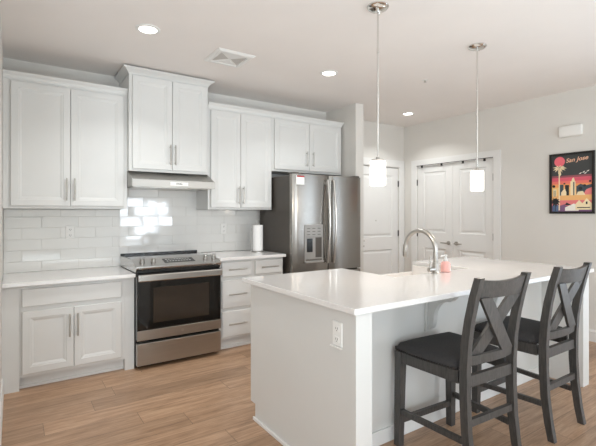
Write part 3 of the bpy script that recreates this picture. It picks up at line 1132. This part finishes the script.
vx, vy, vw = 0.285, -1.085, 0.335
t = thing('ceiling_vent', 'square white air vent in the ceiling in front of the tall cabinet', 'vent', (vx, vy, H))
MB().panel((vx - vw / 2, vy + vw / 2, H - 0.016), (1, 0, 0), (0, -1, 0), (0, 0, -1), vw, vw, [(0.0, 0.012), (0.02, 0.0), (0.045, 0.0), (0.05, 0.008)], 0.0155).build('frame', M_trim, t)
for sgn in (-1, 1):
    pts = [(vx + sgn * 0.115, vy - 0.10), (vx + sgn * 0.115, vy + 0.10), (vx + sgn * 0.012, vy)]
    MB().prism(pts, 'z', H - 0.0105, H - 0.0082).build('louvre', M_vent_shade, t)
for sgn in (-1, 1):
    pts = [(vx - 0.10, vy + sgn * 0.115), (vx + 0.10, vy + sgn * 0.115), (vx, vy + sgn * 0.012)]
    MB().prism(pts, 'z', H - 0.0125, H - 0.0082).build('louvre', M_trim, t)
t = thing('sprinkler_head', 'tiny fire sprinkler head in the ceiling between the pendant lights', 'sprinkler', (2.171, -1.638, H))
MB().lathe([(0.030, H - 0.0005), (0.028, H - 0.004), (0.012, H - 0.006)], (2.171, -1.638, 0), 20).build('escutcheon', M_trim, t, smooth=True)
MB().lathe([(0.009, H - 0.0065), (0.009, H - 0.02), (0.014, H - 0.021), (0.014, H - 0.024)], (2.171, -1.638, 0), 14).build('nozzle', M_nickel, t, smooth=True)


def pendant(x, y, label, zt=1.688, zb=1.528):
    t = thing('pendant_light', label, 'pendant light', (x, y, H), 'pendant lights over the island')
    cn = MB().lathe([(0.071, H - 0.0005), (0.071, H - 0.008), (0.060, H - 0.020), (0.035, H - 0.026), (0.014, H - 0.029)], (x, y, 0), 28).build('canopy', M_chrome, t, smooth=True)
    for k in (0.6, 0.6 + PI):
        MB().lathe([(0.006, H - 0.024), (0.006, H - 0.036), (0.003, H - 0.039)], (x + 0.042 * math.cos(k), y + 0.042 * math.sin(k), 0), 10).build('screw', M_chrome, cn, smooth=True)
    mb = MB()
    mb.tube([(x, y, H - 0.028), (x, y, zt + 0.03)], 0.0065, 12)
    for z in (2.40, 2.09):
        mb.tube([(x, y, z - 0.016), (x, y, z + 0.016)], 0.0085, 12)
    mb.build('stem', M_chrome, t, smooth=True)
    MB().lathe([(0.011, zt + 0.024), (0.013, zt + 0.012), (0.040, zt + 0.008), (0.043, zt + 0.0005)], (x, y, 0), 24).build('shade_holder', M_nickel, t, smooth=True)
    MB().lathe([(0.046, zt), (0.0505, zt - 0.005), (0.051, zt - 0.02), (0.051, zb + 0.006), (0.049, zb)], (x, y, 0), 32).build('lamp_shade', M_shade, t, smooth=True)
    d = bpy.data.lights.new('pendant_bulb', 'POINT')
    d.energy = 5
    d.color = (1.0, 0.88, 0.74)
    d.shadow_soft_size = 0.05
    o = bpy.data.objects.new('bulb', d)
    COL.objects.link(o)
    o.parent = t
    o.location = (0, 0, zb - H - 0.07)


pendant(0.695, -2.459, 'nearer of two chrome pendants, its lit shade in front of the entry door')
pendant(1.818, -2.440, 'farther of two chrome pendants, its lit shade in front of the double closet doors')

# ------------------------------------------------------------------ right wall: chime and framed poster
c = MB().box(XR - 0.045, XR - 0.0005, -2.420, -2.185, 2.182, 2.305, 0.018, 4).build('door_chime', M_plastic, smooth=True)
tag(c, 'white rounded door chime box on the wall above the framed poster', 'door chime')

PY0, PY1, PZ0, PZ1 = -2.083, -2.530, 1.343, 2.008
t = thing('framed_poster', 'black framed travel poster with palm tree and city skyline on the right wall', 'picture', (XR, (PY0 + PY1) / 2, PZ0))
fw = 0.024
mb = MB()
for y0, y1, z0, z1 in ((PY0 - fw, PY0, PZ0, PZ1), (PY1, PY1 + fw, PZ0, PZ1), (PY1 + fw, PY0 - fw, PZ0, PZ0 + fw), (PY1 + fw, PY0 - fw, PZ1 - fw, PZ1)):
    mb.box(XR - 0.024, XR - 0.0008, y0, y1, z0, z1, 0.001, 1)
mb.build('frame', M_frame, t)
cols = {
    'night': s(64, 66, 66), 'plum': s(150, 84, 92), 'pink': s(222, 92, 112), 'coral': s(236, 122, 106), 'orange': s(242, 160, 98), 'gold': s(246, 196, 120),
    'sun': s(238, 112, 124), 'cream': s(246, 226, 186), 'teal': s(66, 78, 88), 'dark': s(40, 42, 46), 'sand': s(240, 184, 120), 'violet': s(128, 92, 128),
    'white': s(244, 238, 228), 'green': s(92, 112, 92), 'blue': s(92, 112, 146), 'rose': s(232, 128, 128)}
keys = list(cols)
pm = [mat('print_' + k, cols[k], 0.6, noise=0.02) for k in keys]
AW, AH = (PY0 - PY1) - 2 * fw, (PZ1 - PZ0) - 2 * fw
mb = MB()
lay = [XR - 0.0100]


def P2(u, v, lift):
    return (lay[0] - lift, PY0 - fw - u * AW, PZ1 - fw - v * AH)


def poly(k, pts, level):
    mb.mi = keys.index(k)
    f = mb.bm.faces.new([mb.bm.verts.new(P2(u, v, level * 0.0004)) for u, v in pts])
    f.material_index = mb.mi


def rect(k, u0, u1, v0, v1, level):
    poly(k, [(u0, v0), (u0, v1), (u1, v1), (u1, v0)], level)


mb.box(XR - 0.0098, XR - 0.0009, PY1 + fw + 0.0002, PY0 - fw - 0.0002, PZ0 + fw + 0.0002, PZ1 - fw - 0.0002)
for k, v0, v1 in (('night', 0, 0.36), ('plum', 0.36, 0.395), ('pink', 0.395, 0.46), ('coral', 0.46, 0.51), ('orange', 0.51, 0.57), ('gold', 0.57, 0.71), ('sand', 0.71, 0.80), ('rose', 0.80, 0.90), ('violet', 0.90, 1.0)):
    rect(k, 0.0, 1.0, v0, v1, 1)
ar = AW / AH
poly('sun', [(0.20 + 0.138 * math.cos(q * PI / 14), 0.105 + 0.138 * ar * math.sin(q * PI / 14)) for q in range(28)], 2)
# hills, skyline
poly('teal', [(0.62, 0.70), (0.62, 0.56), (0.72, 0.52), (0.84, 0.55), (1.0, 0.53), (1.0, 0.70)], 2)
poly('rose', [(0.78, 0.71), (0.86, 0.62), (1.0, 0.58), (1.0, 0.71)], 3)
rect('teal', 0.205, 0.30, 0.52, 0.715, 2)
rect('dark', 0.34, 0.44, 0.53, 0.715, 2)
rect('cream', 0.03, 0.12, 0.60, 0.73, 3)
rect('dark', 0.05, 0.065, 0.62, 0.73, 4)
rect('dark', 0.09, 0.10, 0.62, 0.73, 4)
poly('cream', [(0.24, 0.715), (0.24, 0.66), (0.30, 0.61), (0.345, 0.60), (0.375, 0.66), (0.375, 0.715)], 3)
rect('cream', 0.475, 0.60, 0.47, 0.715, 3)
poly('cream', [(0.50, 0.47), (0.52, 0.42), (0.55, 0.40), (0.57, 0.42), (0.585, 0.47)], 3)
rect('teal', 0.545, 0.575, 0.48, 0.715, 4)
poly('cream', [(0.62, 0.715), (0.66, 0.655), (0.78, 0.645), (0.84, 0.715)], 4)
for u, v, r in ((0.325, 0.505, 0.025), (0.05, 0.545, 0.04), (0.82, 0.55, 0.035), (0.72, 0.60, 0.05), (0.95, 0.48, 0.03)):
    poly('dark', [(u + r * math.cos(q * PI / 5), v + r * 0.6 * math.sin(q * PI / 5)) for q in range(10)], 5)
# birds
for u, v in ((0.72, 0.335), (0.80, 0.315), (0.84, 0.335), (0.90, 0.30)):
    poly('white', [(u - 0.04, v + 0.012), (u, v - 0.008), (u + 0.04, v - 0.014), (u + 0.005, v + 0.012)], 5)
# beach houses, water
rect('blue', 0.02, 0.17, 0.88, 1.0, 3)
poly('violet', [(0.20, 1.0), (0.20, 0.90), (0.34, 0.87), (0.36, 1.0)], 3)
poly('white', [(0.34, 0.99), (0.34, 0.93), (0.56, 0.86), (0.68, 0.90), (0.68, 0.99)], 4)
poly('cream', [(0.60, 0.97), (0.60, 0.87), (0.69, 0.80), (0.77, 0.86), (0.87, 0.77), (1.0, 0.87), (1.0, 0.97)], 5)
rect('dark', 0.64, 0.95, 0.925, 0.94, 6)
rect('dark', 0.85, 0.89, 0.83, 0.875, 6)
poly('dark', [(0.33, 0.89), (0.38, 0.84), (0.46, 0.87), (0.50, 0.89)], 5)
# tall pale palm
rect('cream', 0.178, 0.208, 0.25, 0.98, 6)
for q in (10, 45, 80, 115, 150, 190, 225, 265, 300, 340):
    a_ = math.radians(q)
    L_ = 0.20 if q < 180 else 0.17
    du, dv = math.cos(a_), -math.sin(a_) * 0.6
    pu, pv = -dv, du
    cu, cv = 0.195, 0.225
    poly('cream', [(cu, cv), (cu + du * L_ * 0.5 + pu * 0.024, cv + (dv * L_ * 0.5 + pv * 0.024) * ar), (cu + du * L_, cv + (dv * L_ + 0.03) * ar), (cu + du * L_ * 0.5 - pu * 0.024, cv + (dv * L_ * 0.5 - pv * 0.024) * ar)], 7)
poly('cream', [(0.165, 0.24), (0.225, 0.24), (0.245, 0.34), (0.20, 0.37), (0.165, 0.31)], 7)
# dark palm
rect('dark', 0.085, 0.1, 0.86, 0.99, 6)
for q in range(0, 360, 40):
    a_ = math.radians(q)
    du, dv = math.cos(a_), -math.sin(a_)
    poly('dark', [(0.095, 0.82), (0.095 + du * 0.07 + dv * 0.03, 0.82 + (dv * 0.07 - du * 0.03) * ar), (0.095 + du * 0.13, 0.82 + dv * 0.13 * ar + 0.015), (0.095 + du * 0.07 - dv * 0.03, 0.82 + (dv * 0.07 + du * 0.03) * ar)], 7)
mb.build('print', pm, t)
# lettering
cu = bpy.data.curves.new('lettering', 'FONT')
cu.body = 'San Jose'
cu.size = 0.062
cu.shear = 0.35
cu.extrude = 0.0004
cu.offset = 0.0007
to = bpy.data.objects.new('lettering_curve', cu)
COL.objects.link(to)
bpy.context.view_layer.update()
me = bpy.data.meshes.new_from_object(to.evaluated_get(bpy.context.evaluated_depsgraph_get()))
bpy.data.objects.remove(to)
me.materials.append(mat('print_letter_peach', s(244, 190, 160), 0.6, noise=0.02)) if not me.materials else None
wd = max(v.co.x for v in me.vertices)
R_ = Matrix(((0, 0, -1, 0), (-1, 0, 0, 0), (0, 1, 0, 0), (0, 0, 0, 1)))
me.transform(Matrix.Rotation(math.radians(6), 4, 'Z'))
me.transform(Matrix.Diagonal((0.56 * AW / wd, 1.0, 1.0, 1.0)))
me.transform(R_)
o = bpy.data.objects.new('lettering', me)
COL.objects.link(o)
o.parent = t
o.location = Vector(P2(0.36, 0.135, 0.0042)) - t.location


# ------------------------------------------------------------------ counter stools
def stool(label, loc, rz):
    t = thing('counter_stool', label, 'stool', (0, 0, 0), 'counter stools at the island')
    WF, WR = 0.241, 0.210          # half widths at front and rear
    zs = 0.548                     # underside of the cushion
    # front legs, tapering
    for sg in (-1, 1):
        x1 = sg * WF
        x0 = sg * (WF - 0.048)
        xb1, xb0 = sg * (WF + 0.004), sg * (WF - 0.034)
        mb = MB()
        mb.hexa([(xb0, 0.197, 0), (xb1, 0.197, 0), (xb1, 0.237, 0), (xb0, 0.237, 0)], [(x0, 0.187, zs), (x1, 0.187, zs), (x1, 0.235, zs), (x0, 0.235, zs)])
        mb.build('leg', M_stool, t)
    # rear posts, curved
    prof = [(0.0, -0.258), (0.10, -0.238), (0.25, -0.218), (0.42, -0.209), (0.56, -0.209), (0.70, -0.218), (0.82, -0.237), (0.93, -0.262), (1.035, -0.292)]
    dep = [0.038, 0.040, 0.043, 0.045, 0.045, 0.044, 0.042, 0.040, 0.036]

    def post_y(z):
        for (za, ya), (zb_, yb) in zip(prof, prof[1:]):
            if za <= z <= zb_:
                return ya + (yb - ya) * (z - za) / (zb_ - za)
        return prof[-1][1]

    for sg in (-1, 1):
        mb = MB()
        rings = []
        for (z, y), d in zip(prof, dep):
            xo = sg * (WR + (0.003 * max(0, z - 0.545) / 0.49))
            xi = xo - sg * 0.033
            rings.append([mb.bm.verts.new(p) for p in ((xi, y - d / 2, z), (xo, y - d / 2, z), (xo, y + d / 2, z), (xi, y + d / 2, z))])
        for a_, b_ in zip(rings, rings[1:]):
            for k in range(4):
                mb.bm.faces.new((a_[k], a_[(k + 1) % 4], b_[(k + 1) % 4], b_[k]))
        mb.bm.faces.new(rings[0][::-1])
        mb.bm.faces.new(rings[-1])
        mb.build('back_post', M_stool, t)

    def bowed(z0, z1, bow, thick, crest=0.0, name='rail'):
        """Rail between the posts, bowed to the rear; crest lowers the middle of the top edge."""
        n = 12
        mb = MB()
        rings = []
        for i in range(n + 1):
            q = i / n
            xw = WR - 0.0335
            x = -xw + 2 * xw * q
            k = 1 - (2 * q - 1) ** 2
            zt = z1 - crest * k
            ring = []
            for z, dy in ((z0, -thick / 2), (z0, thick / 2), (zt, thick / 2), (zt, -thick / 2)):
                ring.append(mb.bm.verts.new((x, post_y(z) + dy - bow * k, z)))
            rings.append(ring)
        for a_, b_ in zip(rings, rings[1:]):
            for k in range(4):
                mb.bm.faces.new((a_[k], a_[(k + 1) % 4], b_[(k + 1) % 4], b_[k]))
        mb.bm.faces.new(rings[0][::-1])
        mb.bm.faces.new(rings[-1])
        return mb.build(name, M_stool, t, smooth=True, angle=40)

    bowed(0.928, 1.024, 0.022, 0.024, 0.012, 'top_rail')
    bowed(0.586, 0.632, 0.016, 0.022, 0.0, 'lower_rail')

    def slat(xa, za, xb, zb_, wid, dy, name):
        """Slat of the X, following the rake of the back."""
        n = 8
        mb = MB()
        d = Vector((xb - xa, zb_ - za)).normalized()
        nx = Vector((-d.y, d.x)) * wid / 2
        rings = []
        for i in range(n + 1):
            q = i / n
            x, z = xa + (xb - xa) * q, za + (zb_ - za) * q
            k = 1 - (x / WR) ** 2
            y = post_y(z) - 0.019 * k + dy
            ring = []
            for sg, yy in ((-1, -0.008), (1, -0.008), (1, 0.008), (-1, 0.008)):
                zz = min(0.932, max(0.628, z + nx.y * sg))
                ring.append(mb.bm.verts.new((x + nx.x * sg, y + yy, zz)))
            rings.append(ring)
        for a_, b_ in zip(rings, rings[1:]):
            for k in range(4):
                mb.bm.faces.new((a_[k], a_[(k + 1) % 4], b_[(k + 1) % 4], b_[k]))
        mb.bm.faces.new(rings[0][::-1])
        mb.bm.faces.new(rings[-1])
        return mb.build(name, M_stool, t)

    slat(-0.150, 0.958, 0.132, 0.606, 0.080, -0.004, 'cross_slat')
    slat(0.165, 0.958, -0.150, 0.600, 0.070, 0.0125, 'cross_slat')
    # aprons
    MB().box(-WF + 0.048, WF - 0.048, 0.205, 0.228, 0.486, zs).build('front_apron', M_stool, t)
    MB().box(-WR + 0.0335, WR - 0.0335, -0.222, -0.198, 0.476, 0.533).build('rear_apron', M_stool, t)
    for sg in (-1, 1):
        MB().hexa([(sg * (WF - 0.032), 0.187, 0.486), (sg * (WF - 0.008), 0.187, 0.486), (sg * (WR - 0.006), -0.173, 0.486), (sg * (WR - 0.030), -0.173, 0.486)],
                  [(sg * (WF - 0.032), 0.187, zs), (sg * (WF - 0.008), 0.187, zs), (sg * (WR - 0.006), -0.173, zs), (sg * (WR - 0.030), -0.173, zs)]).build('side_apron', M_stool, t)
    # stretchers
    MB().box(-WF + 0.037, WF - 0.037, 0.203, 0.226, 0.128, 0.160).build('front_stretcher', M_stool, t)
    MB().box(-WR + 0.0335, WR - 0.0335, -0.226, -0.204, 0.278, 0.314).build('rear_stretcher', M_stool, t)
    for sg in (-1, 1):
        MB().hexa([(sg * (WF - 0.026), 0.196, 0.188), (sg * (WF - 0.006), 0.196, 0.188), (sg * (WR - 0.008), -0.196, 0.188), (sg * (WR - 0.028), -0.196, 0.188)],
                  [(sg * (WF - 0.026), 0.194, 0.218), (sg * (WF - 0.006), 0.194, 0.218), (sg * (WR - 0.008), -0.196, 0.218), (sg * (WR - 0.028), -0.196, 0.218)]).build('side_stretcher', M_stool, t)
    # cushion: domed, rounded corners, notched between the posts
    mb = MB()
    NX, NY = 20, 20
    yf, yr = 0.248, -0.172

    def hw(y):
        q = (y - yr) / (yf - yr)
        return (WR + 0.010) + (WF - WR + 0.004) * q

    grid = []
    for j in range(NY + 1):
        row = []
        v = j / NY * 2 - 1
        for i in range(NX + 1):
            u = i / NX * 2 - 1
            # squircle mapping keeps the corners rounded
            uu, vv = u * math.sqrt(1 - 0.13 * v * v), v * math.sqrt(1 - 0.10 * u * u)
            y = (yf + yr) / 2 + vv * (yf - yr) / 2
            x = uu * hw(y)
            e = max(abs(u), abs(v))
            z = zs + 0.022 + 0.034 * (1 - e ** 6) ** 0.5 + 0.006 * (1 - u * u) * (1 - v * v)
            row.append((x, y, z))
        grid.append(row)
    V = [[mb.bm.verts.new(p) for p in r] for r in grid]
    for j in range(NY):
        for i in range(NX):
            mb.bm.faces.new((V[j][i], V[j][i + 1], V[j + 1][i + 1], V[j + 1][i]))
    loop = [V[0][i] for i in range(NX)] + [V[j][NX] for j in range(NY)] + [V[NY][NX - i] for i in range(NX)] + [V[NY - j][0] for j in range(NY)]
    low = [mb.bm.verts.new((v.co.x * 0.99, v.co.y * 0.99, zs + 0.0008)) for v in loop]
    n = len(loop)
    for i in range(n):
        j = (i + 1) % n
        mb.bm.faces.new((loop[i], loop[j], low[j], low[i]))
    mb.bm.faces.new(low[::-1])
    outline = [v.co.copy() for v in loop]
    seat = mb.build('seat_cushion', M_fabric, t, smooth=True, angle=60)
    # nail head trim along the lower edge
    mb = MB()
    per = outline + [outline[0]]
    acc, step = 0.0, 0.016
    for a_, b_ in zip(per, per[1:]):
        L_ = (b_ - a_).length
        while acc < L_:
            p = a_.lerp(b_, acc / L_)
            d = Vector((p.x, p.y * 1.0, 0)).normalized()
            tn = (b_ - a_).normalized()
            nn = Vector((tn.y, -tn.x, 0))
            if nn.dot(d) < 0:
                nn = -nn
            c = Vector((p.x, p.y, zs + 0.009)) + nn * -0.001
            mb.tube([c, c + nn * 0.003, c + nn * 0.0045], [0.0052, 0.0045, 0.002], 6)
            acc += step
        acc -= L_
    nl = mb.build('nailhead_trim', M_nail, seat)
    t.location = loc
    t.rotation_euler = (0, 0, rz)
    return t


st1 = stool('nearer charcoal wooden counter stool with crossed back, closest to the island corner', (0.812, -2.955, 0), math.radians(-3.0))
dup(st1, (1.566, -2.955, 0), 'farther charcoal wooden counter stool with crossed back, at the right end of the island', math.radians(0))
